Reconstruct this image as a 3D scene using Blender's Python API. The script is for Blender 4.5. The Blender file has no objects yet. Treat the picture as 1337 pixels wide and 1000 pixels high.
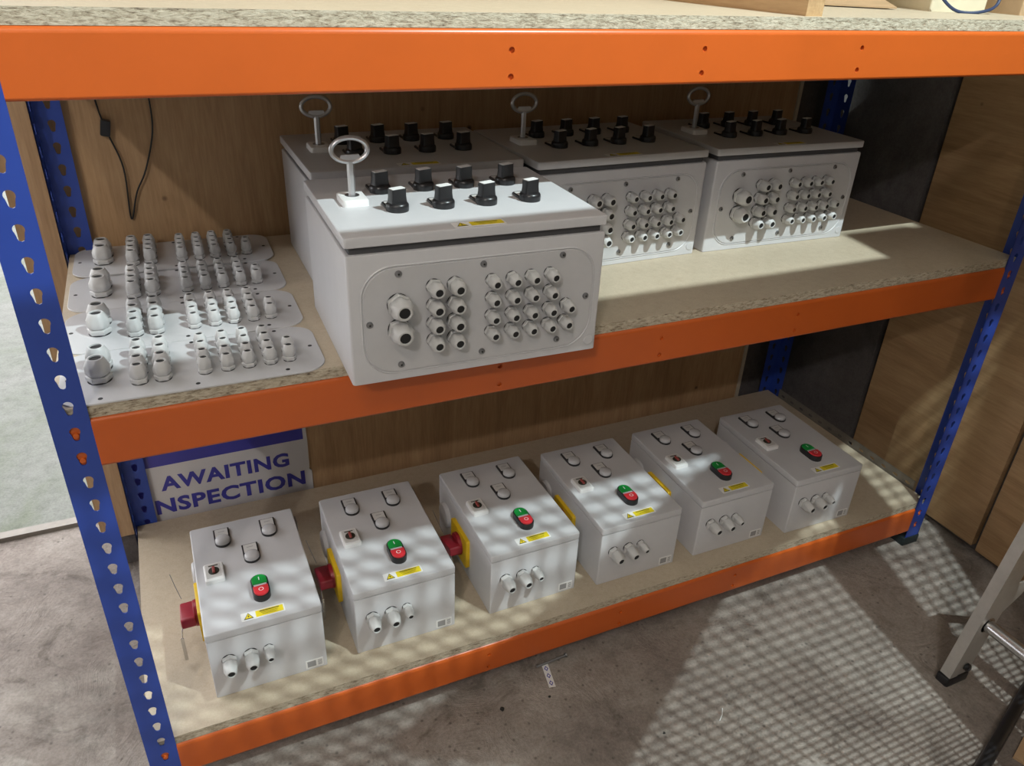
import bpy, math, random
from mathutils import Matrix, Vector
random.seed(7)
SC = bpy.context.scene
COL = SC.collection
PI = math.pi

# ------------------------------------------------------------------ camera
cam_d = bpy.data.cameras.new('camera'); cam = bpy.data.objects.new('camera', cam_d); COL.objects.link(cam)
rt = Vector((0.91143, -0.40943, 0.04079)); up = Vector((0.16714, 0.45901, 0.87257)); fw = Vector((0.37598, 0.78847, -0.48679))
M = Matrix.Identity(4)
for i in range(3):
    M[i][0] = rt[i]; M[i][1] = up[i]; M[i][2] = -fw[i]
M[0][3], M[1][3], M[2][3] = 0.1312, -0.9994, 1.2169
cam.matrix_world = M
cam_d.sensor_width = 36.0; cam_d.lens = 1008.69 / 1337 * 36; cam_d.clip_start = 0.01
SC.camera = cam

# ------------------------------------------------------------------ world, lamps, exposure
world = bpy.data.worlds.new('World'); SC.world = world; world.use_nodes = True
bg = world.node_tree.nodes['Background']; bg.inputs[0].default_value = (0.98, 0.98, 1.0, 1); bg.inputs[1].default_value = 3.9
def lamp(name, kind, loc, energy, color, size, target=None):
    d = bpy.data.lights.new(name, kind); o = bpy.data.objects.new(name, d); COL.objects.link(o)
    o.location = loc; d.energy = energy; d.color = color
    if kind == 'AREA': d.size = size
    else: d.shadow_soft_size = size
    if target is not None:
        o.rotation_euler = (Vector(target) - Vector(loc)).to_track_quat('-Z', 'Y').to_euler()
    return o
lamp('work_light_offscreen', 'POINT', (1.35, -1.10, 2.60), 255, (0.84, 0.98, 0.98), 0.0072)
lamp('ceiling_light_offscreen', 'POINT', (-.85, -2.35, 3.64), 50, (1.0, 0.86, 0.68), 0.05)
lamp('side_light_offscreen', 'POINT', (-2.0, -3.6, 3.60), 150, (0.98, 0.95, 0.94), 0.06)
SC.view_settings.view_transform = 'Standard'; SC.view_settings.look = 'None'
SC.view_settings.exposure = 0.0; SC.view_settings.gamma = 1.0; SC.view_settings.use_curve_mapping = False
SC.cycles.use_denoising = True

# ------------------------------------------------------------------ materials
class NT:
    def __init__(s, name):
        m = bpy.data.materials.new(name); m.use_nodes = True
        s.m = m; s.n = m.node_tree.nodes; s.l = m.node_tree.links; s.b = s.n['Principled BSDF']; s.tc = None
    def node(s, t, **kw):
        n = s.n.new(t)
        for k, v in kw.items():
            if isinstance(k, str) and hasattr(n, k): setattr(n, k, v)
        return n
    def coord(s, scale=(1, 1, 1), kind='Object'):
        if s.tc is None: s.tc = s.node('ShaderNodeTexCoord')
        mp = s.node('ShaderNodeMapping'); mp.inputs['Scale'].default_value = scale
        s.l.new(s.tc.outputs[kind], mp.inputs[0]); return mp.outputs[0]
    def noise(s, scale, detail=4, rough=.6, vec=None, dist=0):
        n = s.node('ShaderNodeTexNoise'); n.inputs['Scale'].default_value = scale; n.inputs['Detail'].default_value = detail
        n.inputs['Roughness'].default_value = rough; n.inputs['Distortion'].default_value = dist
        s.l.new(vec if vec is not None else s.coord(), n.inputs['Vector']); return n.outputs['Fac']
    def voro(s, scale, vec=None, out='Distance'):
        n = s.node('ShaderNodeTexVoronoi'); n.inputs['Scale'].default_value = scale
        s.l.new(vec if vec is not None else s.coord(), n.inputs['Vector']); return n.outputs[out]
    def ramp(s, fac, stops):
        r = s.node('ShaderNodeValToRGB'); e = r.color_ramp.elements
        while len(e) < len(stops): e.new(0.5)
        for x, (p, c) in zip(e, stops): x.position = p; x.color = (*c, 1)
        s.l.new(fac, r.inputs[0]); return r.outputs[0]
    def mix(s, fac, a, b, mode='MIX'):
        n = s.node('ShaderNodeMix', data_type='RGBA', blend_type=mode)
        for v, i in ((fac, 0), (a, 6), (b, 7)):
            if isinstance(v, (int, float)): n.inputs[i].default_value = v
            elif isinstance(v, tuple): n.inputs[i].default_value = (*v, 1)
            else: s.l.new(v, n.inputs[i])
        return n.outputs[2]
    def color(s, c):
        if isinstance(c, tuple): s.b.inputs['Base Color'].default_value = (*c, 1)
        else: s.l.new(c, s.b.inputs['Base Color'])
        return s
    def set(s, rough=.5, metal=0, spec=None, coat=0):
        s.b.inputs['Roughness'].default_value = rough; s.b.inputs['Metallic'].default_value = metal
        if spec is not None: s.b.inputs['Specular IOR Level'].default_value = spec
        if coat: s.b.inputs['Coat Weight'].default_value = coat; s.b.inputs['Coat Roughness'].default_value = .15
        return s
    def bump(s, h, strength=.3, dist=.001):
        n = s.node('ShaderNodeBump'); n.inputs['Strength'].default_value = strength; n.inputs['Distance'].default_value = dist
        s.l.new(h, n.inputs['Height']); s.l.new(n.outputs[0], s.b.inputs['Normal']); return s
BLK = (0, 0, 0); WHT = (1, 1, 1)
def painted(name, c, rough=.4, var=.06, metal=0, scale=30, bump=0, coat=0):
    t = NT(name); lo = tuple(x * (1 - var) for x in c); hi = tuple(min(1, x * (1 + var)) for x in c)
    t.color(t.ramp(t.noise(scale), [(.3, lo), (.7, hi)])).set(rough, metal, coat=coat)
    if bump: t.bump(t.noise(900, 2), bump, .0004)
    return t.m
MT = {}
MT['orange'] = painted('orange_paint', (.56, .108, .016), .33, .04, scale=8, bump=.12)
MT['blue'] = painted('blue_paint', (.024, .062, .34), .38, .06, scale=9, bump=.12)
MT['box'] = painted('grey_powder_coat', (.56, .56, .58), .38, .02, bump=.25)
MT['plate'] = painted('plate_grey', (.53, .53, .545), .36, .03, bump=.1)
MT['gland'] = painted('gland_nylon', (.56, .56, .56), .4, .03)
MT['hole'] = painted('black_rubber', (.008, .008, .009), .6)
MT['black'] = painted('black_plastic', (.014, .014, .016), .32)
MT['steel'] = painted('screw_steel', (.30, .30, .31), .35, .1, metal=.9)
MT['chrome'] = painted('bright_steel', (.66, .66, .67), .25, .05, metal=1)
MT['alu'] = painted('aluminium', (.50, .48, .45), .42, .08, metal=.55, scale=40)
MT['keymetal'] = painted('cast_zinc', (.55, .55, .56), .38, .05, metal=.75)
MT['white'] = painted('white_plastic', (.78, .78, .78), .4, .02)
MT['lens'] = painted('pilot_lens', (.50, .50, .52), .25, .03)
MT['insert'] = painted('legend_insert', (.60, .59, .58), .5, .03)
MT['yellow'] = painted('yellow_plastic', (.80, .52, .012), .45, .05)
MT['labelyellow'] = painted('label_yellow', (.75, .60, .02), .5, .03)
MT['red'] = painted('red_plastic', (.30, .016, .03), .35, .05)
MT['redbtn'] = painted('red_button', (.58, .03, .04), .35, .05)
MT['green'] = painted('green_button', (.01, .28, .05), .3, .05)
MT['ink'] = painted('black_ink', (.03, .03, .02), .6)
MT['greyink'] = painted('grey_ink', (.30, .30, .31), .6)
MT['redink'] = painted('red_ink', (.30, .06, .05), .6)
MT['signwhite'] = painted('sign_white', (.62, .61, .62), .28, .03, scale=12)
MT['signblue'] = painted('sign_blue', (.05, .05, .34), .3, .05)
MT['socket'] = painted('dark_footing', (.012, .02, .022), .5)
MT['galv'] = painted('galvanised', (.22, .20, .175), .5, .1, metal=.4)
MT['card'] = painted('cardboard', (.42, .28, .16), .8, .08, scale=20)
MT['cream'] = painted('cream_card', (.62, .55, .40), .7, .04)
MT['bluewire'] = painted('blue_wire', (.02, .035, .09), .45)
MT['dark'] = painted('dark_void', (.02, .018, .016), .9)
MT['lightedge'] = painted('pale_timber', (.52, .46, .36), .7, .05)
MT['gap_shade'] = painted('gap_shade_grey', (.07, .07, .075), .7)  # dark grey standing in for the shadow in the lid gap
MT['fence'] = painted('fence_grey', (.12, .13, .13), .6)

def chipboard():
    t = NT('chipboard_face')
    a = t.noise(70, 6, .75); b = t.noise(420, 3, .7); c = t.noise(4, 4, .6)
    k = t.ramp(a, [(.28, (.46, .37, .265)), (.5, (.51, .43, .32)), (.74, (.56, .47, .35))])
    k = t.mix(.16, k, t.ramp(b, [(.35, (.30, .23, .15)), (.62, (.62, .54, .42))]), 'MIX')
    k = t.mix(.5, k, t.ramp(c, [(.3, (.86, .86, .86)), (.7, (1, 1, 1))]), 'MULTIPLY')
    t.color(k).set(.55).bump(b, .15, .0005); return t.m
def chip_edge():
    t = NT('chipboard_edge')
    v = t.coord((60, 60, 210)); a = t.noise(1.6, 5, .7, v, .4); b = t.noise(420, 3)
    k = t.ramp(a, [(.30, (.10, .075, .05)), (.40, (.34, .28, .20)), (.52, (.52, .46, .35)), (.7, (.66, .60, .48))])
    t.color(k).set(.8).bump(a, .9, .002); return t.m
def plywood(name, axis, tint=(1, 1, 1), knots=3.2):
    t = NT(name)
    sc = {'z': (7, 7, .55), 'y': (7, .55, 7), 'x': (.55, 7, 7)}[axis]
    v = t.coord(sc); g = t.noise(2.2, 5, .62, v, 1.6); f = t.noise(30, 4, .6, v); p = t.noise(2.0, 3)
    kk = lambda c: tuple(c[i] * tint[i] for i in range(3))
    k = t.ramp(g, [(.25, kk((.30, .185, .095))), (.48, kk((.42, .275, .15))), (.7, kk((.50, .35, .205)))])
    k = t.mix(.22, k, t.ramp(f, [(.35, kk((.24, .14, .07))), (.65, kk((.55, .40, .25)))]))
    k = t.mix(.55, k, t.ramp(p, [(.3, (.78, .76, .74)), (.7, (1, 1, 1))]), 'MULTIPLY')
    d = t.voro(knots)
    k = t.mix(t.ramp(d, [(.02, WHT), (.055, BLK)]), k, kk((.10, .055, .03)))
    t.color(k).set(.6).bump(f, .1, .0006); return t.m
def concrete(name, dark, mid, light, bump=.5, rough=False):
    t = NT(name); a = t.noise(2.2, 8, .68, None, .6); b = t.noise(26, 6, .7); c = t.noise(160, 3, .7)
    k = t.ramp(a, [(.28, dark), (.5, mid), (.72, light)])
    k = t.mix(.55, k, t.ramp(b, [(.3, (.55, .54, .53)), (.55, (1, 1, 1)), (.8, (1.0, .99, .97))]), 'MULTIPLY')
    k = t.mix(.30, k, t.ramp(c, [(.35, (.35, .33, .31)), (.6, (1, 1, 1))]), 'MULTIPLY')
    if rough:
        d = t.noise(7, 9, .72, None, 1.2); k = t.mix(.75, k, t.ramp(d, [(.34, (.45, .42, .40)), (.46, (1, 1, 1)), (.60, (1, 1, 1)), (.72, (1.25, 1.25, 1.25))]), 'MULTIPLY')
        v = t.voro(38); k = t.mix(t.ramp(v, [(.05, (.8, .8, .8)), (.16, BLK)]), k, (.10, .085, .075))
        t.color(k).set(.85).bump(d, bump, .012); return t.m
    t.color(k).set(.85).bump(b, bump, .006); return t.m
MT['chip'] = chipboard(); MT['chipedge'] = chip_edge()
MT['plyback'] = plywood('plywood_upright_grain', 'z', (1.15, 1.09, 1.0), 7)
MT['plyside'] = plywood('plywood_side_grain', 'y', (1.08, 1.03, .92), 8)
MT['timber'] = plywood('pine_timber', 'y', (1.25, 1.2, 1.1), .8)
MT['floor'] = concrete('concrete_floor', (.17, .135, .118), (.31, .27, .238), (.43, .39, .352), .9, True)
MT['ground'] = concrete('yard_ground', (.125, .145, .095), (.195, .207, .182), (.24, .24, .228), .6)
MT['cwall'] = concrete('concrete_wall', (.07, .062, .06), (.14, .125, .12), (.21, .195, .19), .6)
MT['plain'] = concrete('render_wall', (.30, .28, .26), (.36, .34, .32), (.42, .40, .38), .2)

# ------------------------------------------------------------------ mesh helpers
class MB:
    def __init__(s): s.v = []; s.f = []; s.m = []; s.mats = []
    def mi(s, mat):
        if mat not in s.mats: s.mats.append(mat)
        return s.mats.index(mat)
    def add(s, vs, fs, mat, T=None):
        o = len(s.v); k = s.mi(mat)
        s.v += [tuple(T @ Vector(p)) if T is not None else tuple(p) for p in vs]
        s.f += [tuple(i + o for i in f) for f in fs]; s.m += [k] * len(fs); return s
    def box(s, a, b, mat, T=None):
        x0, y0, z0 = a; x1, y1, z1 = b
        vs = [(x0, y0, z0), (x1, y0, z0), (x1, y1, z0), (x0, y1, z0), (x0, y0, z1), (x1, y0, z1), (x1, y1, z1), (x0, y1, z1)]
        return s.add(vs, [(0, 3, 2, 1), (4, 5, 6, 7), (0, 1, 5, 4), (1, 2, 6, 5), (2, 3, 7, 6), (3, 0, 4, 7)], mat, T)
    def loft(s, rings, mat, T=None, cap0=True, cap1=True, capmat=None):
        n = len(rings[0]); vs = [p for r in rings for p in r]; fs = []
        for j in range(len(rings) - 1):
            for i in range(n):
                a = j * n + i; b = j * n + (i + 1) % n
                fs.append((a, b, b + n, a + n))
        s.add(vs, fs, mat, T)
        if cap0: s.add(rings[0], [tuple(range(n))[::-1]], mat, T)
        if cap1: s.add(rings[-1], [tuple(range(n))], capmat or mat, T)
        return s
    def prism(s, outline, z0, z1, mat, T=None, ch=0, topmat=None, ch0=0):
        cx = sum(p[0] for p in outline) / len(outline); cy = sum(p[1] for p in outline) / len(outline)
        w = max(abs(p[0] - cx) for p in outline); h = max(abs(p[1] - cy) for p in outline)
        ins = lambda c: [(cx + (x - cx) * (1 - c / w), cy + (y - cy) * (1 - c / h)) for x, y in outline]
        R = []
        if ch0: R += [[(x, y, z0) for x, y in ins(ch0)], [(x, y, z0 + ch0) for x, y in outline]]
        else: R += [[(x, y, z0) for x, y in outline]]
        if ch: R += [[(x, y, z1 - ch) for x, y in outline], [(x, y, z1 - ch * .3) for x, y in ins(ch * .3)], [(x, y, z1) for x, y in ins(ch)]]
        else: R += [[(x, y, z1) for x, y in outline]]
        return s.loft(R, mat, T, capmat=topmat)
    def lathe(s, prof, mat, T=None, n=20, cap0=True, cap1=True, capmat=None):
        R = [[(r * math.cos(2 * PI * i / n), r * math.sin(2 * PI * i / n), z) for i in range(n)] for r, z in prof]
        return s.loft(R, mat, T, cap0, cap1, capmat)
    def tube(s, pts, r, mat, n=8, T=None, closed=False):
        pts = [Vector(p) for p in pts]; R = []; N = len(pts); side = None
        for i, p in enumerate(pts):
            if closed: d = pts[(i + 1) % N] - pts[i - 1]
            else: d = pts[min(i + 1, N - 1)] - pts[max(i - 1, 0)]
            d.normalize()
            if side is None:
                side = d.cross(Vector((0, 0, 1)) if abs(d.z) < .9 else Vector((1, 0, 0)))
            side = (side - d * side.dot(d)).normalized(); o = d.cross(side)
            R.append([tuple(p + side * (r * math.cos(2 * PI * k / n)) + o * (r * math.sin(2 * PI * k / n))) for k in range(n)])
        if closed: return s.loft(R + [R[0]], mat, T, False, False)
        return s.loft(R, mat, T)
    def ring_cell(s, rect, hole, t, mat, T=None):
        """flat plate cell in x/z with a star-shaped hole, thickness t along +y"""
        x0, z0, x1, z1 = rect; cx = sum(p[0] for p in hole) / len(hole); cz = sum(p[1] for p in hole) / len(hole)
        out = []
        for hx, hz in hole:
            dx, dz = hx - cx, hz - cz
            k = min([((x1 - cx) / dx if dx > 0 else (x0 - cx) / dx) if abs(dx) > 1e-9 else 1e9, ((z1 - cz) / dz if dz > 0 else (z0 - cz) / dz) if abs(dz) > 1e-9 else 1e9])
            out.append([cx + dx * k, cz + dz * k])
        for X in (x0, x1):
            for Z in (z0, z1):
                j = min(range(len(out)), key=lambda q: (out[q][0] - X) ** 2 + (out[q][1] - Z) ** 2); out[j] = [X, Z]
        n = len(hole)
        vs = [(x, 0, z) for x, z in out] + [(x, 0, z) for x, z in hole] + [(x, t, z) for x, z in hole] + [(x, t, z) for x, z in out]
        fs = []
        for i in range(n):
            j = (i + 1) % n
            fs += [(i, j, n + j, n + i), (n + i, n + j, 2 * n + j, 2 * n + i), (2 * n + i, 2 * n + j, 3 * n + j, 3 * n + i)]
        return s.add(vs, fs, mat, T)
    def build(s, name, parent=None, smooth=True, angle=38):
        me = bpy.data.meshes.new(name); me.from_pydata(s.v, [], s.f)
        for k in s.mats: me.materials.append(MT[k])
        me.polygons.foreach_set('material_index', s.m)
        if smooth:
            me.polygons.foreach_set('use_smooth', [True] * len(s.f)); me.update()
            me.set_sharp_from_angle(angle=math.radians(angle))
        me.update()
        o = bpy.data.objects.new(name, me); COL.objects.link(o)
        if parent is not None: o.parent = parent
        return o
def rrect(x0, y0, x1, y1, r, n=6):
    P = []
    for cx, cy, a0 in ((x1 - r, y0 + r, -PI / 2), (x1 - r, y1 - r, 0), (x0 + r, y1 - r, PI / 2), (x0 + r, y0 + r, PI)):
        for i in range(n + 1):
            a = a0 + PI / 2 * i / n; P.append((cx + r * math.cos(a), cy + r * math.sin(a)))
    return P
def circ(cx, cy, r, n=20, a0=0): return [(cx + r * math.cos(a0 + 2 * PI * i / n), cy + r * math.sin(a0 + 2 * PI * i / n)) for i in range(n)]
def tr(x, y, z): return Matrix.Translation((x, y, z))
def rz(a): return Matrix.Rotation(a, 4, 'Z')
def rx(a): return Matrix.Rotation(a, 4, 'X')
def ry(a): return Matrix.Rotation(a, 4, 'Y')
FRONT = rx(PI / 2)           # local z axis points to -y
LEFT = ry(-PI / 2)           # local z axis points to -x
def thing(name, label, cat, loc=(0, 0, 0), rot=0, group=None):
    o = bpy.data.objects.new(name, None); COL.objects.link(o); o.location = loc; o.rotation_euler = (0, 0, rot); o.empty_display_size = .05
    return tag(o, label, cat, group)
def tag(o, label, cat, group=None):
    o['label'] = label; o['category'] = cat
    if group: o['group'] = group
    return o
def struct(o): o['kind'] = 'structure'; return o
def kids(o): return [c for c in COL.objects if c.parent == o]
def copy_tree(o, parent=None):
    c = o.copy(); COL.objects.link(c); c.parent = parent
    for k in CH.get(o.name, []):
        CH.setdefault(c.name, []).append(copy_tree(k, c))
    return c
CH = {}
def index_children():
    CH.clear()
    for o in COL.objects:
        if o.parent: CH.setdefault(o.parent.name, []).append(o)
def share(src, parent, mat):
    """another piece that shares the mesh of src"""
    c = bpy.data.objects.new(src.name.split('.')[0], src.data); COL.objects.link(c); c.parent = parent; c.matrix_local = mat; return c

# ------------------------------------------------------------------ room
ZF = -0.12
struct(MB().box((-2.4, -6, ZF - .2), (2.6, .875, ZF), 'floor').build('floor', smooth=False))
struct(MB().box((-12, .875, ZF - .25), (3.5, 14, ZF - .03), 'ground').build('floor_yard', smooth=False))
struct(MB().box((-12, -10, ZF - .25), (-2.4, .875, ZF - .03), 'ground').build('floor_forecourt', smooth=False))
tb = MB()
tb.box((-2.2, .858, ZF), (-.12, .872, ZF + .012), 'galv'); tb.box((-2.2, .876, ZF - .03), (-.12, .896, ZF + .004), 'galv')
struct(tb.build('trim_1', smooth=False))
wb = struct(MB().box((-.11, .665, ZF), (2.6, .86, 3.9), 'cwall').build('wall_back', smooth=False))
p = MB().box((-.122, .642, ZF + .1), (1.705, .6645, 1.22), 'plyback').build('plywood_panel', wb, False)
p = MB().box((-.122, .642, 1.222), (1.705, .6645, 2.44), 'plyback').build('plywood_panel', wb, False)
MB().box((1.706, .638, ZF), (1.716, .6645, 2.44), 'lightedge').build('batten', wb, False)
wr = struct(MB().box((1.95, -6, ZF), (2.2, .665, 3.9), 'cwall').build('wall_right', smooth=False))
MB().box((1.925, .362, ZF), (1.9505, .664, 3.4), 'cwall').build('concrete_panel', wr, False)
MB().box((1.93, -.084, ZF + .02), (1.9505, .349, 2.4), 'plyside').build('plywood_panel', wr, False)
MB().box((1.93, -1.3, ZF + .015), (1.9505, -.098, 2.4), 'plyside').build('plywood_panel', wr, False)
struct(MB().box((-2.2, .665, 2.6), (-.11, .86, 3.9), 'plain').build('wall_lintel', smooth=False))
wl = MB(); wl.box((-2.4, -6, ZF), (-2.2, .86, 3.9), 'plain')
struct(wl.build('wall_left', smooth=False))
struct(MB().box((-2.4, -6.2, ZF), (2.6, -6.0, 3.9), 'plain').build('wall_front', smooth=False))
struct(MB().box((-2.4, -6.2, 3.9), (2.6, .86, 4.0), 'plain').build('ceiling', smooth=False))

# ------------------------------------------------------------------ shelving rack
PITCH = .0389; KX = -.0204
TOPS = (0.0, .6613, 1.1305); HB = .0744; BT = .018; W = 1.783; FL = .047; DEPTH = .622
rack = thing('shelving_rack', 'boltless shelving rack with blue perforated uprights and orange beams', 'shelf rack', (0, 0, ZF))
RZ = -ZF
def keyhole(cx, cz):
    P = []
    for i in range(13):
        a = -.62 + (PI + 1.24) * i / 12
        P.append((cx + .0064 * math.cos(a), cz + .0064 * math.sin(a)))
    P += [(cx - .0041, cz - .009)]
    for i in range(5):
        a = PI + PI * i / 4; P.append((cx + .0040 * math.cos(a), cz - .0105 + .0040 * math.sin(a)))
    P += [(cx + .0041, cz - .009)]
    return P
def flange(b, T, mirror):
    """perforated strip 47 mm wide: local x 0..FL, face at y=0, z in world heights"""
    z = .7248 + 12 * PITCH + PITCH / 2 - .003; zt = z
    while z - PITCH > -.105:
        c = z - PITCH / 2 + .003; hx = FL + KX if not mirror else -KX
        b.ring_cell((0, z - PITCH, FL, z), keyhole(hx, c), .0018, 'blue', T); z -= PITCH
    b.box((0, 0, -.112), (FL, .0018, z), 'blue', T); b.box((0, 0, zt), (FL, .0018, zt + .012), 'blue', T)
def upright(x, y, sx, sy):
    """x,y outer corner; flange along x toward sx, flange along y toward sy"""
    b = MB()
    Tx = tr(x if sx > 0 else x - FL, y if sy > 0 else y - .0018, RZ); flange(b, Tx, sx < 0)
    Ty = Matrix(((0, 1, 0, x if sx > 0 else x - .0018), (1, 0, 0, y if sy > 0 else y - FL), (0, 0, 1, RZ), (0, 0, 0, 1))); flange(b, Ty, sy < 0)
    o = b.build('upright', rack, True, 50)
    f = MB().prism(rrect(min(x, x + sx * .053) - .003 * (sx > 0), min(y, y + sy * .053) - .003 * (sy > 0), max(x, x + sx * .053) + .003 * (sx < 0), max(y, y + sy * .053) + .003 * (sy < 0), .004, 3), 0, .024, 'socket', None, .002)
    f.build('foot', o)
    return o
upright(-FL, 0, 1, 1); upright(W + FL, 0, -1, 1); upright(-FL, DEPTH, 1, -1); upright(W + FL, DEPTH, -1, -1)
def beam(top, yface, sgn, holes):
    b = MB(); T = tr(0, yface, RZ + top) if sgn > 0 else tr(W, yface, RZ + top) @ rz(PI)
    segs = []; x = 0.0; z0, z1 = -HB + .004, -.007
    if holes:
        for hx in (.585, .895, 1.205):
            b.box((x, 0, z0), (hx - .02, .0016, z1), 'orange', T)
            zm = (z0 + z1) / 2
            for hz, (za, zb) in ((-.026, (zm, z1)), (-.059, (z0, zm))):
                b.ring_cell((hx - .02, za, hx + .02, zb), circ(hx, hz, .0042, 20), .004, 'orange', T)
                b.box((hx - .006, .004, hz - .006), (hx + .006, .005, hz + .006), 'orange', T)
            x = hx + .02
    b.box((x, 0, z0), (W, .0016, z1), 'orange', T)
    prof = [(0, z1)] + [(.007 - .007 * math.cos(a), -.007 + .007 * math.sin(a)) for a in (PI / 10, PI / 5, PI * .3, PI * .4, PI / 2)] + [(.04, 0)]
    prof2 = [(.0016, z1), (.0016, z1), (.002, -.006), (.003, -.0035), (.0045, -.0025), (.006, -.002), (.0075, -.0016), (.04, -.0016)][:len(prof)]
    def strip(pa, pb):
        n = len(pa); vs = [(X, y, z) for X in (0, W) for y, z in pa]; b.add(vs, [(i, i + n, i + n + 1, i + 1) for i in range(n - 1)], 'orange', T)
        vs = [(X, y, z) for X in (0, W) for y, z in pb]; b.add(vs, [(i, i + 1, i + n + 1, i + n) for i in range(n - 1)], 'orange', T)
    strip(prof, prof2)
    pl = [(0, z0), (.0008, -HB + .001), (.004, -HB), (.035, -HB)]
    strip(pl[::-1], [(y + .0012, z + .0014) for y, z in pl][::-1])
    o = b.build('beam', rack, True, 60)
    # hooked end plates with rivets behind the uprights
    for X in (KX, W - KX):
        e = MB(); xa, xb = (-.036, .012) if X < 0 else (W - .012, W + .036)
        s = 1 if sgn > 0 else -1
        y0, y1 = sorted((yface + s * .0025, yface + s * .004))
        e.box((xa, y0, RZ + top - HB + .003), (xb, y1, RZ + top - .003), 'orange')
        e.build('end_plate', o, False)
        for kz in (2, 3):
            zc = .7248 - kz * PITCH - TOPS[1] + top
            v = MB(); v.lathe([(.0040, 0), (.0040, .0024), (.0036, .0032), (.002, .0036)], 'orange', tr(X, yface + s * .0028, RZ + zc - .007) @ rx(PI / 2 * s), 14)
            v.build('rivet', o)
    return o
for t_ in TOPS:
    beam(t_, 0, 1, True); beam(t_, DEPTH, -1, False)
def end_tie(x, top, sx):
    b = MB(); T = Matrix(((0, 1 if sx > 0 else -1, 0, x), (1, 0, 0, .05), (0, 0, 1, RZ), (0, 0, 0, 1)))
    y = 0.0; n = int((DEPTH - .10) / PITCH); step = (DEPTH - .10) / n; z0, z1 = top - .022, top + .045
    for i in range(n):
        b.ring_cell((y, top + .008, y + step, z1), [(y + step / 2 + .0085 * math.cos(2 * PI * k / 16), top + .028 + .0042 * math.sin(2 * PI * k / 16)) for k in range(16)], .0015, 'galv', T); y += step
    b.box((0, 0, z0), (DEPTH - .10, .0015, top + .008), 'galv', T)
    b.build('end_tie', rack, True, 50)
for t_ in (0.0,):
    end_tie(W + .036, t_, 1)
end_tie(-.036, 0.0 - .05, -1); end_tie(-.036, TOPS[1] - .055, -1); end_tie(-.036, TOPS[2] - .055, -1); end_tie(W + .036, TOPS[1] - .055, 1); end_tie(W + .036, TOPS[2] - .055, 1)

# shelf boards
def board(zt, label):
    b = MB(); z0, z1 = zt, zt + BT
    x0, x1, y0, y1 = -.0425, W + .034, .004, DEPTH - .004
    if True:
        vs = [(x0, y0, z0), (x1, y0, z0), (x1, y1, z0), (x0, y1, z0), (x0, y0, z1), (x1, y0, z1), (x1, y1, z1), (x0, y1, z1)]
        b.add(vs, [(0, 3, 2, 1), (4, 5, 6, 7)], 'chip'); b.add(vs, [(0, 1, 5, 4), (1, 2, 6, 5), (2, 3, 7, 6), (3, 0, 4, 7)], 'chipedge')
    return tag(b.build('shelf_board', None, False), label, 'shelf board', 'chipboard decks of the rack')
board(TOPS[0], 'chipboard shelf board carrying the row of six small control boxes')
board(TOPS[1], 'chipboard shelf board carrying the four large boxes and gland plates')
board(TOPS[2], 'uppermost chipboard shelf board with timber and cartons on it')
Z0, Z1, Z2 = (t + BT for t in TOPS)

# ------------------------------------------------------------------ shared fittings
def gland_mesh(R, Ln, T, parent, name='cable_gland'):
    b = MB(); h = Ln
    b.lathe([(R * 1.12, 0), (R * 1.12, h * .05)], 'black', T, 18)
    hexr = lambda r, z: [(r * math.cos(PI / 3 * i), r * math.sin(PI / 3 * i), z) for i in range(6)]
    b.loft([hexr(R * 1.16, h * .05), hexr(R * 1.22, h * .08), hexr(R * 1.22, h * .25), hexr(R * 1.12, h * .28)], 'gland', T)
    b.lathe([(R * .90, h * .27), (R * .90, h * .34)], 'gland', T, 20)
    def rr(k, z, e):
        out = []
        for i in range(24):
            a = 2 * PI * i / 24; f = 1 + e * (abs(math.cos(3 * a)) - .5); out.append((R * k * f * math.cos(a), R * k * f * math.sin(a), z))
        return out
    b.loft([rr(1.0, h * .33, .10), rr(1.06, h * .37, .16), rr(1.06, h * .66, .16), rr(.99, h * .74, .08), rr(.92, h * .84, .03), rr(.80, h * .95, 0), rr(.70, h, 0), rr(.56, h, 0), rr(.54, h * .93, 0)], 'gland', T, cap1=False)
    b.lathe([(R * .55, h * .94), (R * .54, h * .945)], 'hole', T, 20)
    return b.build(name, parent, True, 42)
def screw_mesh(T, parent):
    b = MB(); b.lathe([(.0048, 0), (.0048, .0012), (.0040, .0026), (.0022, .0032)], 'steel', T, 16)
    b.lathe([(.0016, .0033), (.0015, .0034)], 'hole', T, 6)
    return b.build('screw', parent, True, 40)
BIGG = [(.067, .117), (.067, .0805)]
MIDG = [(x, z) for x in (.117, .147) for z in (.137, .110, .0835, .057)]
SMLG = [(x, z) for x in (.2018, .2325, .2615, .2915) for z in (.137, .1105, .0835, .058)] + [(.3205, .0855), (.3185, .0595)]
SCRW = [(.0685, .1602), (.1895, .1613), (.311, .162), (.0268, .0915), (.3539, .0935), (.0686, .0252), (.1896, .0267), (.3106, .028)]

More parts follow.
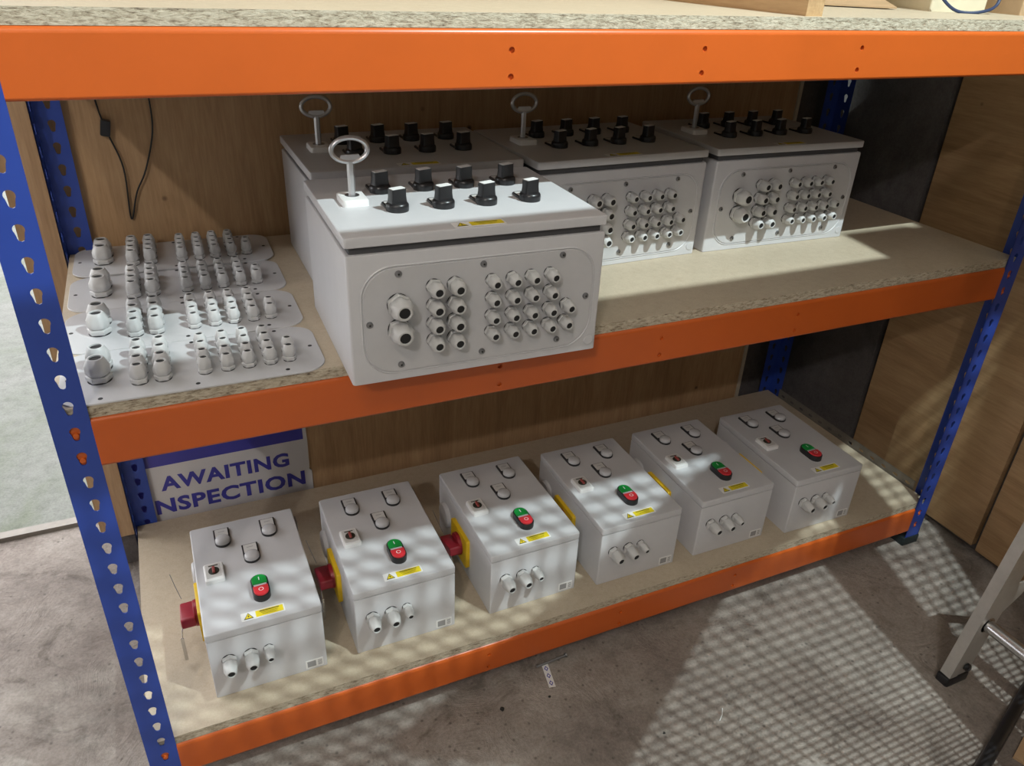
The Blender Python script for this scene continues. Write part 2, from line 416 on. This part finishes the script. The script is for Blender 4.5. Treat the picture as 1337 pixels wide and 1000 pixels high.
# ------------------------------------------------------------------ large control boxes
BW, BL_, BH = .380, .292, .2138
def label_strip(b, x0, y0, T):
    """electrical warning strip 75 x 20 mm lying in local xy"""
    b.prism(rrect(x0, y0, x0 + .075, y0 + .020, .0015, 2), 0, .0004, 'white', T)
    tri = lambda s: [(x0 + .0125 - .0085 * s, y0 + .0095 - .0065 * s), (x0 + .0125 + .0085 * s, y0 + .0095 - .0065 * s), (x0 + .0125, y0 + .0095 + .0085 * s)]
    b.add([(x, y, .0006) for x, y in tri(1)], [(0, 1, 2)], 'ink', T); b.add([(x, y, .0008) for x, y in tri(.76)], [(0, 1, 2)], 'labelyellow', T)
    bolt = [(.0135, .0145), (.0105, .0085), (.0125, .0085), (.0115, .0045), (.0145, .0100), (.0125, .0100)]
    b.add([(x0 + x, y0 + y, .0010) for x, y in bolt], [tuple(range(6))], 'ink', T)
    b.prism(rrect(x0 + .025, y0 + .0025, x0 + .0725, y0 + .0175, .001, 2), 0, .0006, 'labelyellow', T)
    for k, (wd, hh) in enumerate(((.034, .0018), (.030, .0007), (.026, .0007))):
        yy = y0 + .0135 - k * .0036
        b.add([(x0 + .0488 - wd / 2, yy, .0008), (x0 + .0488 + wd / 2, yy, .0008), (x0 + .0488 + wd / 2, yy + hh, .0008), (x0 + .0488 - wd / 2, yy + hh, .0008)], [(0, 1, 2, 3)], 'ink', T)
def selector(T, parent):
    b = MB()
    # legend holder behind the knob
    b.prism([(-.0145, -.006), (.0145, -.006), (.0145, .034), (.010, .038), (-.010, .038), (-.0145, .034)], 0, .0035, 'black', T, .0006)
    b.prism(rrect(-.0115, .0165, .0115, .034, .001, 2), .0034, .0038, 'insert', T)
    b.lathe([(.0160, 0), (.0163, .006), (.0160, .0090), (.0148, .0110), (.0130, .0120)], 'black', T, 24)
    K = T @ rz(math.radians(18))
    lo = rrect(-.0125, -.0080, .0125, .0080, .003, 3); hi = rrect(-.0115, -.0068, .0115, .0068, .0018, 3)
    b.loft([[(x, y, .0115) for x, y in lo], [(x, y, .020) for x, y in hi], [(x, y, .0310) for x, y in hi]], 'black', K)
    b.prism(rrect(-.0105, -.0056, .0105, .0056, .001, 2), 0.0309, .0317, 'white', K)
    return b.build('selector_switch', parent, True, 40)
def make_big(label):
    t = thing('control_box', label, 'control box', group='large control boxes on the middle shelf')
    b = MB(); b.prism(rrect(0, 0, BW, BL_, .004, 4), 0, .1895, 'box', None, .0025, ch0=.001)
    b.prism(rrect(.006, .006, BW - .006, BL_ - .006, .003, 3), .188, .2005, 'gap_shade')  # filler under the lid, gap shadow put into its colour
    # pressed recess frame and pad on the front face
    g = rrect(.0155, .0105, .3675, .1725, .046, 8); gi = rrect(.0185, .0135, .3645, .1695, .044, 8)
    b.loft([[(x, -.0002, z) for x, z in g], [(x, -.0016, z) for x, z in [((a[0] * .5 + c[0] * .5), (a[1] * .5 + c[1] * .5)) for a, c in zip(g, gi)]], [(x, -.0002, z) for x, z in gi]], 'box', None, False, False)
    b.lathe([(.0085, 0), (.0085, .0006), (.007, .0010)], 'box', tr(.3675, -.0002, .0175) @ FRONT, 18)
    b.build('body', t)
    ld = MB(); ld.prism(rrect(-.001, -.001, BW + .001, BL_ + .001, .005, 4), .2000, BH, 'box', None, .002, ch0=.0008)
    lid = ld.build('lid', t)
    s0 = None
    for y in (.095, .192):
        for x in (.098, .166, .232, .302):
            if s0 is None: s0 = selector(Matrix.Identity(4), lid)
            else: s0 = share(s0, lid, Matrix.Identity(4))
            s0.matrix_local = tr(x, y + .006, BH - .0002)
    lb = MB(); label_strip(lb, .150, .004, tr(0, 0, BH)); lb.build('warning_label', lid, False)
    lk = MB(); lk.prism(rrect(.028, .130, .066, .182, .006, 4), BH - .0003, BH + .0095, 'white', None, .003)
    lk.lathe([(.0105, 0), (.0105, .0008)], 'steel', tr(.047, .158, BH + .0093), 18)
    lk.build('lock_base', lid)
    key = MB(); kx, ky = .047, .158
    hexa = lambda r, z: [(kx + r * math.cos(PI / 3 * i), ky + r * math.sin(PI / 3 * i), z) for i in range(6)]
    key.loft([hexa(.0052, BH + .009), hexa(.0052, BH + .058)], 'keymetal')
    key.tube([(kx + .0255 * math.cos(a), ky, BH + .0735 + .0165 * math.sin(a)) for a in [2 * PI * i / 32 for i in range(32)]], .0036, 'keymetal', 8, closed=True)
    key.prism([(kx - .017, BH + .0585), (kx - .005, BH + .0545), (kx + .005, BH + .0545), (kx + .017, BH + .0585), (kx + .0125, BH + .067), (kx - .0125, BH + .067)], -.0025, .0025, 'keymetal', Matrix(((1, 0, 0, 0), (0, 0, 1, ky), (0, 1, 0, 0), (0, 0, 0, 1))), .0008)
    key.build('key', lid, True, 45)
    pl = MB(); pl.prism(rrect(.0195, .0145, .3635, .1685, .044, 8), 0, .0020, 'plate', FRONT, .0006)
    plate = pl.build('gland_plate', t)
    fit(plate, lambda x, z: tr(x, -.0019, z) @ FRONT)
    return t
def fit(plate, place, screws=True):
    global GB, GM, GS, SW
    for kind, spots, R, Ln in ((0, BIGG, .0142, .0345), (1, MIDG, .0100, .0285), (2, SMLG, .0084, .0250)):
        for (x, z) in spots:
            T = place(x, z) @ rz(random.choice((0, .3, .6, .9)))
            if PROTO.get(kind) is None: PROTO[kind] = gland_mesh(R, Ln, Matrix.Identity(4), plate)
            else: PROTO[kind] = share(PROTO[kind], plate, T)
            PROTO[kind].matrix_local = T
    for (x, z) in SCRW:
        T = place(x, z)
        if screws:
            if PROTO.get('s') is None: PROTO['s'] = screw_mesh(Matrix.Identity(4), plate)
            else: PROTO['s'] = share(PROTO['s'], plate, T)
            PROTO['s'].matrix_local = T
PROTO = {}
b0 = make_big('large grey control box overhanging the orange beam at the front of the shelf')
b0.location = (.3338, -.0627, Z1); b0.rotation_euler.z = -.0225
bpy.context.view_layer.update()
index_children()
for (x, y, a, lab) in ((.360, .273, -.004, 'large grey control box standing right behind the overhanging control box'),
                       (.7545, .240, .030, 'large grey control box with key, middle one of the three by the back wall'),
                       (1.1575, .250, -.022, 'large grey control box with key, nearest the blue rear upright by the concrete wall')):
    c = copy_tree(b0); c.location = (x, y, Z1); c.rotation_euler.z = a; c['label'] = lab

# ------------------------------------------------------------------ loose gland plates
def loose_plate(x, y, a, z, lab):
    t = thing('gland_plate', lab, 'gland plate', (x, y, z), a, 'loose gland plates on the middle shelf')
    b = MB(); out = rrect(.0, .0, .350, .157, .034, 8)
    b.prism(out, 0, .0022, 'plate', None, .0005)
    pl = b.build('sheet', t)
    for (px, pz) in SCRW:
        d = MB(); d.lathe([(.0032, .0022), (.0031, .0024)], 'hole', tr(px - .0165, pz - .0135, 0), 14); d.build('screw_hole', pl)
    fit(pl, lambda u, v: tr(u - .0165, v - .0135, .0018), False)
    return t
loose_plate(-.036, .004, -.012, Z1, 'grey gland plate with upright cable glands along the front edge of the shelf')
loose_plate(-.037, .162, -.006, Z1, 'grey gland plate with glands, second back from the front edge of the shelf')
loose_plate(-.036, .320, -.006, Z1, 'grey gland plate with glands, second out from the plywood back wall')
loose_plate(-.034, .474, -.016, Z1 + .0026, 'grey gland plate with glands standing against the plywood back wall')

# ------------------------------------------------------------------ small control boxes
def make_small(label):
    t = thing('control_station', label, 'control box', group='small control boxes on the bottom shelf')
    b = MB(); b.prism(rrect(0, 0, .200, .300, .003, 4), 0, .1370, 'box', None, .002, ch0=.001)
    b.prism(rrect(.006, .006, .194, .294, .003, 3), .136, .1400, 'hole')
    body = b.build('body', t)
    H = .1545
    l = MB(); l.prism(rrect(-.0005, -.0005, .2005, .3005, .0045, 4), .1390, H, 'box', None, .002, ch0=.0008); lid = l.build('lid', t)
    def pilot(cx, cy):
        d = MB(); T = tr(cx, cy, H)
        outl = [(-.0150, .0400), (-.0150, 0)] + [(.0150 * math.cos(PI + PI * i / 12), .0150 * math.sin(PI + PI * i / 12)) for i in range(1, 12)] + [(.0150, 0), (.0150, .0400)]
        d.prism(outl[::-1] if False else outl, -.0002, .0045, 'black', T, .0006)
        d.prism(rrect(-.0122, .0145, .0122, .0378, .001, 2), .0044, .0052, 'insert', T)
        d.add([(-.006, .028, .0054), (.006, .028, .0054), (.006, .0295, .0054), (-.006, .0295, .0054)], [(0, 1, 2, 3)], 'greyink', T)
        d.lathe([(.0140, .0040), (.0140, .0085), (.0134, .0108), (.0110, .0125), (.0070, .0138), (.002, .0143)], 'lens', T, 24)
        return d.build('pilot_light', lid, True, 40)
    pilot(.0575, .238); pilot(.1465, .238); pilot(.104, .172)
    s = MB(); s.prism(rrect(.0150, .1275, .0500, .1760, .003, 3), H - .0002, H + .0085, 'white', None, .0025)
    s.prism(rrect(.0185, .1345, .0455, .1720, .002, 3), H + .0084, H + .0090, 'insert')
    s.prism(circ(.0325, .1520, .0098, 24), H + .0089, H + .0110, 'ink', None, .001)
    s.prism(rrect(.0300, .1435, .0350, .1605, .002, 3), H + .0109, H + .0145, 'redink', None, .001)
    s.add([(.024, .1655, H + .0092), (.041, .1655, H + .0092), (.041, .1685, H + .0092), (.024, .1685, H + .0092)], [(0, 1, 2, 3)], 'ink')
    s.build('key_switch', lid, True, 40)
    cx = .106
    pb = MB(); cap = lambda r, y0, y1, n=12: [(cx + r * math.cos(PI * i / n), y1 + r * math.sin(PI * i / n)) for i in range(n + 1)] + [(cx + r * math.cos(PI + PI * i / n), y0 + r * math.sin(PI + PI * i / n)) for i in range(n + 1)]
    pb.prism(cap(.0155, .0625, .0930), H - .0002, H + .0130, 'black', None, .0012); bez = pb.build('push_button', lid, True, 40)
    g = MB(); half = [(cx + .0132 * math.cos(PI * i / 14), .0925 + .0132 * math.sin(PI * i / 14)) for i in range(15)] + [(cx - .0132, .0815), (cx + .0132, .0815)]
    g.prism(half, H + .0128, H + .0150, 'green', None, .0008)
    g.box((cx - .0008, .0900, H + .0149), (cx + .0008, .0985, H + .0153), 'white'); o = g.build('start_button', bez, True, 40); o['label'] = 'green start button'
    r = MB(); half = [(cx + .0132 * math.cos(PI + PI * i / 14), .0630 + .0132 * math.sin(PI + PI * i / 14)) for i in range(15)] + [(cx + .0132, .0738), (cx - .0132, .0738)]
    r.prism(half, H + .0128, H + .0165, 'redbtn', None, .0008)
    ro = [(cx + .0045 * math.cos(2 * PI * i / 18), .0640 + .0045 * math.sin(2 * PI * i / 18), H + .0167) for i in range(18)]; ri = [(cx + .0034 * math.cos(2 * PI * i / 18), .0640 + .0034 * math.sin(2 * PI * i / 18), H + .0167) for i in range(18)]
    r.add(ro + ri, [(i, (i + 1) % 18, 18 + (i + 1) % 18, 18 + i) for i in range(18)], 'white'); o = r.build('stop_button', bez, True, 40); o['label'] = 'red stop button'
    le = MB(); le.box((cx - .0115, .0752, H + .0128), (cx + .0115, .0802, H + .0142), 'lens'); le.build('button_lens', bez, False)
    lb = MB(); label_strip(lb, .0635, .0110, tr(0, 0, H + .0001)); lb.build('warning_label', lid, False)
    for x, z, R, Ln in ((.0320, .087, .0112, .037), (.0690, .087, .0112, .037), (.1000, .088, .0082, .031)):
        gland_mesh(R, Ln, tr(x, .0003, z) @ FRONT @ rz(.4), body)
    st = MB(); st.prism(rrect(.1600, .0050, .1925, .0255, .001, 2), 0, .0005, 'white', FRONT)
    st.prism(rrect(.1630, .0080, .1790, .0225, .0005, 2), .0004, .0006, 'greyink', FRONT)
    for k in range(4): st.prism(rrect(.1825, .0085 + k * .0036, .1905, .0105 + k * .0036, .0003, 1), .0004, .0006, 'greyink', FRONT)
    st.build('sticker', body, False)
    # rotary isolator on the left flank
    iso = MB(); iso.prism(rrect(.032, .112, .105, .202, .004, 3), 0, .0085, 'yellow', LEFT, .0012); iso = iso.build('isolator_plate', t)
    c = MB(); T = tr(0, .157, .0685) @ LEFT
    c.lathe([(.0260, .0080), (.0250, .0150), (.0225, .0165)], 'red', T, 24)
    c.prism(rrect(-.034, -.0105, .034, .0105, .005, 4), .0150, .0400, 'red', T @ rz(PI / 2 + .25), .003)
    c.lathe([(.0050, 0), (.0050, .0006)], 'hole', tr(-.0185, .1370, .0800) @ rz(0) @ ry(-.2), 14)
    c.build('isolator_handle', iso, True, 40)
    tgm = MB(); tgm.box((-.0445, .101, .010), (-.0385, .1025, .066), 'chrome'); tgm.tube([(-.0410, .1018, .064), (-.0395, .118, .070), (-.037, .130, .070)], .0011, 'chrome', 6); tgm.build('metal_tag', iso, False)
    wr_ = MB(); wr_.tube([(-.034, .186, .085), (-.041, .200, .108), (-.0465, .214, .128)], .0007, 'steel', 6); wr_.build('seal_wire', iso)
    pg = MB(); pg.lathe([(.0300, 0), (.0300, .0050), (.0270, .0085), (.020, .0095)], 'plate', tr(.0002, .252, .074) @ LEFT, 28); pg.build('blanking_plug', body, True, 40)
    for ya in (.018, .262): hg = MB(); hg.box((.1990, ya, .118), (.2055, ya + .023, .142), 'steel'); hg.build('hinge', body, False)
    return t
SMALL = [(.0752, .0581, .0025), (.3344, .0623, .0007), (.6104, .0612, .0123), (.8592, .0521, -.0009), (1.1142, .0519, -.0045), (1.3715, .0364, -.0174)]
SLAB = ['small grey control box beside the awaiting inspection sign, nearest the left blue upright', 'small grey push button control box, second in its row from the awaiting inspection sign',
        'small grey push button control box, third in its row from the awaiting inspection sign', 'small grey push button control box, fourth in its row from the awaiting inspection sign',
        'small grey push button control box, fifth in its row from the awaiting inspection sign', 'small grey control box at the end of its row nearest the concrete wall']
s0_ = make_small(SLAB[0]); s0_.location = (SMALL[0][0], SMALL[0][1], Z0); s0_.rotation_euler.z = SMALL[0][2]
bpy.context.view_layer.update(); index_children()
for (x, y, a), lab in list(zip(SMALL, SLAB))[1:]:
    c = copy_tree(s0_); c.location = (x, y, Z0); c.rotation_euler.z = a; c['label'] = lab

# ------------------------------------------------------------------ sign on the back wall
sg = thing('sign', 'white AWAITING INSPECTION sign with blue bar behind the bottom shelf', 'sign', (0, .640, -.03))
XZ = Matrix(((1, 0, 0, 0), (0, 0, -1, 0), (0, 1, 0, .03), (0, 0, 0, 1)))      # local xy plane -> world xz facing -y
pn = MB(); pn.prism([(-.030, -.03), (.366, -.03), (.3665, .060), (.3600, .066), (.3615, .071), (.3625, .150), (.361, .215), (-.030, .215)], -.001, .0025, 'signwhite', XZ)
pn.build('panel', sg, False)
pb = MB(); pb.box((-.028, .157, .0024), (.353, .205, .0030), 'signblue', XZ); pb.build('blue_bar', sg, False)
pb = MB(); pb.box((-.028, -.02, .0024), (-.012, .157, .0030), 'signblue', XZ); pb.build('blue_border', sg, False)
def lettering(txt, x0, x1, z0, z1, parent):
    cu = bpy.data.curves.new('txt', 'FONT'); cu.body = txt; cu.size = 1; cu.offset = .036; cu.resolution_u = 3; cu.space_character = 1.08
    o = bpy.data.objects.new('txt', cu); COL.objects.link(o); dg = bpy.context.evaluated_depsgraph_get(); dg.update()
    me = bpy.data.meshes.new_from_object(o.evaluated_get(dg)); bpy.data.objects.remove(o)
    xs = [v.co.x for v in me.vertices]; ys = [v.co.y for v in me.vertices]
    a, b_, c, d = min(xs), max(xs), min(ys), max(ys)
    for v in me.vertices:
        v.co = XZ @ Vector((x0 + (v.co.x - a) / (b_ - a) * (x1 - x0), z0 + (v.co.y - c) / (d - c) * (z1 - z0), .0032))
    me.materials.clear(); me.materials.append(MT['signblue'])
    q = bpy.data.objects.new('lettering', me); COL.objects.link(q); q.parent = parent; return q
lettering('AWAITING', .022, .314, .087, .127, sg)
lettering('INSPECTION', -.015, .348, .023, .065, sg)

# ------------------------------------------------------------------ cable on the back wall
cb = thing('hanging_cable', 'thin black cable looped down the plywood wall with an inline block', 'cable', (.075, .636, .73))
def catmull(P, n=6):
    P = [Vector(p) for p in P]; Q = [P[0]] + P + [P[-1]]; out = []
    for i in range(1, len(Q) - 2):
        for k in range(n):
            t = k / n; a, b, c, d = Q[i - 1], Q[i], Q[i + 1], Q[i + 2]
            out.append(.5 * ((2 * b) + (c - a) * t + (2 * a - 5 * b + 4 * c - d) * t * t + (3 * b - a - 3 * c + d) * t ** 3))
    return out + [P[-1]]
Tc = tr(-.075, -.636, -.73)
m = MB(); m.tube(catmull([(.046, .636, 1.04), (.055, .636, .955), (.059, .634, .923), (.066, .634, .89), (.079, .634, .831), (.0745, .636, .745), (.0765, .636, .733)]), .0017, 'black', 6, Tc); m.build('cord', cb)
m = MB(); m.tube(catmull([(.0765, .636, .733), (.081, .636, .745), (.094, .634, .785), (.117, .634, .827), (.140, .636, .895), (.144, .636, .955), (.142, .637, 1.04)]), .0017, 'black', 6, Tc); m.build('cord', cb)
m = MB(); m.prism(rrect(-.0085, -.0145, .0085, .0145, .003, 3), -.008, .006, 'black', Tc @ tr(.0625, .632, .906) @ ry(.2) @ FRONT, .002); m.build('inline_block', cb)

# ------------------------------------------------------------------ things on the top shelf
m = MB(); m.box((0, 0, 0), (.034, .58, .075), 'timber'); o = m.build('timber_plank', None, False); o.location = (1.092, .020, Z2); o.rotation_euler.z = .03
tag(o, 'sawn pine plank lying lengthwise over the top shelf board', 'plank')
bx = thing('cardboard_box', 'open brown cardboard carton with a loose flap on the top shelf', 'box', (1.40, .40, Z2), -.55)
m = MB(); m.box((0, 0, 0), (.19, .004, .12), 'card'); m.box((0, .20, 0), (.19, .204, .12), 'card'); m.box((0, 0, 0), (.004, .204, .12), 'card'); m.box((.186, 0, 0), (.19, .204, .12), 'card'); m.box((0, 0, 0), (.19, .204, .003), 'card'); m.build('carton', bx, False)
m = MB(); m.box((0, -.10, 0), (.185, 0, .003), 'card', tr(0, 0, .012) @ rx(.10)); m.build('flap', bx, False)
m = MB(); m.prism(rrect(0, 0, .12, .16, .004, 3), 0, .10, 'cream', None, .003); o = m.build('cream_box'); o.location = (1.575, .20, Z2); o.rotation_euler.z = -.28
tag(o, 'cream coloured cardboard box with a blue wire lying across it', 'box')
m = MB(); m.tube(catmull([(1.560, .205, Z2 + .06), (1.568, .180, Z2 + .03), (1.60, .160, Z2 + .004), (1.645, .140, Z2 + .004), (1.685, .140, Z2 + .02), (1.692, .150, Z2 + .07)]), .003, 'bluewire', 8); o = m.build('blue_wire')
tag(o, 'thick dark blue wire curled in front of the cream box', 'wire')
m = MB(); m.prism(rrect(0, 0, .085, .14, .003, 3), 0, .12, 'card', None, .002); o = m.build('brown_carton'); o.location = (1.73, .12, Z2); o.rotation_euler.z = -.15
tag(o, 'closed brown carton at the end of the top shelf', 'box')

# ------------------------------------------------------------------ step ladder
ld = thing('step_ladder', 'low aluminium step ladder with round rungs on the concrete floor', 'ladder', (1.505, -.36, ZF))
lean = math.atan2(.148, 1)
LT = ry(lean); TOPX = .42 * math.sin(lean)
def stile(y):
    m = MB(); m.box((-.012, y - .012, .02), (.012, y + .012, .425), 'alu', LT)
    m.box((.011, y + .006, .02), (.048, y + .0105, .425), 'alu', LT); m.box((.011, y - .0105, .02), (.048, y - .006, .425), 'alu', LT)
    o = m.build('stile', ld, False)
    f = MB(); f.prism(rrect(-.014, y - .015, .052, y + .015, .005, 3), 0, .020, 'black', None, .003); f.lathe([(.009, 0), (.009, .006), (.005, .009)], 'black', tr(.03, y - .013, .045) @ FRONT, 14); f.build('foot', o)
    g = MB(); g.prism([(.046, .16), (.10, .225), (.115, .26), (.052, .26)], y - .004, y + .001, 'alu', LT @ Matrix(((1, 0, 0, 0), (0, 0, 1, 0), (0, 1, 0, 0), (0, 0, 0, 1)))); g.build('gusset', o, False)
    r = MB(); A = Vector((TOPX + .045, y, .412)); B = Vector((.385, y, .0)); r.tube([A, B], .011, 'alu', 10); r.build('rear_leg', ld)
stile(0); stile(-.235)
for k in range(2):
    zc = .165 + k * .235
    m = MB(); T = LT @ tr(.018, 0, zc)
    m.lathe([(.014, -.005), (.014, .243)], 'chrome', T @ rx(PI / 2), 20); m.lathe([(.019, .004), (.019, .012)], 'chrome', T @ rx(PI / 2), 20); m.build('rung', ld, True, 40)
# ------------------------------------------------------------------ bits on the floor
m = MB(); m.box((0, 0, 0), (.014, .060, .0008), 'white')
for k in range(3):
    for s in (.0046, .0024):
        q = [(.007 + s * math.cos(PI / 2 * i), .010 + .019 * k + s * 1.5 * math.sin(PI / 2 * i), .0010 + (.0002 if s < .003 else 0)) for i in range(4)]
        m.add(q, [(0, 1, 2, 3)], 'signblue' if s > .003 else 'white')
o = m.build('paper_strip', None, False); o.location = (.702, -.052, ZF + .0006); o.rotation_euler.z = -.18
tag(o, 'white paper strip with blue diamonds lying on the concrete floor', 'paper strip')
m = MB(); m.tube([(0, 0, .003), (.07, 0, .003)], .0025, 'steel', 8); m.lathe([(.005, 0), (.005, .004)], 'steel', tr(.07, 0, .0035) @ ry(PI / 2), 6)
o = m.build('bolt'); o.location = (.700, .004, ZF + .001); o.rotation_euler.z = .06
tag(o, 'long steel bolt lying at the foot of the orange bottom beam', 'bolt')
def pebble(x, y, s, lab, mat='dark'):
    m = MB(); rs = [1 + random.uniform(-.25, .25) for _ in range(10)]
    ring = lambda k, z: [(s * k * rs[i] * math.cos(2 * PI * i / 10), s * k * rs[i] * math.sin(2 * PI * i / 10), z) for i in range(10)]
    m.loft([ring(.8, -.001), ring(1, s * .3), ring(.7, s * .7), ring(.3, s * .8)], mat); o = m.build('pebble'); o.location = (x, y, ZF)
    tag(o, lab, 'pebble')
pebble(.590, -.062, .0055, 'dark crumb on the concrete floor left of the paper strip')
pebble(.693, -.072, .003, 'tiny dark crumb just below the paper strip')
pebble(.865, -.235, .003, 'tiny dark crumb on the mesh patterned floor light')
m = MB(); m.tube([(0, 0, .0008), (.014, .010, .0008), (.024, .022, .0008)], .0009, 'white', 6); o = m.build('straw'); o.location = (.985, -.255, ZF + .0004)
tag(o, 'short pale sliver lying on the mesh patterned floor light', 'straw')
m = MB(); m.tube([(1.36, -.548, ZF + .014), (1.50, -.500, ZF + .014), (1.63, -.455, ZF + .014), (1.75, -.42, ZF + .014)], .012, 'black', 12); o = m.build('black_hose')
tag(o, 'black hose lying on the floor beside the ladder foot', 'hose')
m = MB(); m.box((0, -.040, 0), (.35, 0, .006), 'card'); o = m.build('cardboard_strip', None, False); o.location = (1.47, -.545, ZF); o.rotation_euler.z = .34
tag(o, 'narrow brown cardboard strip on the floor behind the black hose', 'cardboard')

# ------------------------------------------------------------------ mesh gate between the work light and the rack
FY = -.65
gt = thing('mesh_gate', 'grey welded mesh gate with a broad top rail and diagonal brace', 'gate', (1.455, FY, ZF))
G = tr(-1.455, -FY, -ZF)
m = MB(); m.box((1.420, FY - .012, ZF), (1.490, FY + .012, 1.945), 'fence', G); m.build('post', gt, False)
m = MB(); m.box((.55, FY - .010, 1.776), (1.92, FY + .010, 1.864), 'fence', G); m.build('top_rail', gt, False)
m = MB(); m.box((1.585, FY - .008, .25), (1.92, FY + .008, 1.777), 'fence', G); m.box((1.455, FY - .008, 1.863), (1.92, FY + .008, 1.945), 'fence', G); m.box((1.50, FY - .008, 1.944), (1.92, FY + .008, 2.35), 'fence', G); m.build('light_block_sheet', gt, False)  # solid sheets added out of view to keep the work light off the right wall
m = MB(); m.prism([(.925, 1.42), (1.02, 1.13), (1.298, 1.533), (1.40, 1.60), (1.425, 1.66), (1.425, 1.80), (1.37, 1.78)], -.008, .008, 'fence', G @ Matrix(((1, 0, 0, 0), (0, 0, 1, FY), (0, 1, 0, 0), (0, 0, 0, 1)))); m.build('brace', gt, False)
m = MB(); wq = .0012
x = .51
while x < 1.59:
    z0 = 1.30 if x < .84 else .90 if x < 1.20 else .42
    m.box((x - wq, FY - .0152, z0), (x + wq, FY - .0120, 1.80), 'fence', G); x += .0195
z = .42
while z < 1.79:
    x0 = .50 if z > 1.30 else .84 if z >= .90 else 1.20
    m.box((x0, FY - .0120, z - wq), (1.60, FY - .0088, z + wq), 'fence', G); z += .034
o = m.build('wire_mesh', gt, False); o['kind'] = 'stuff'
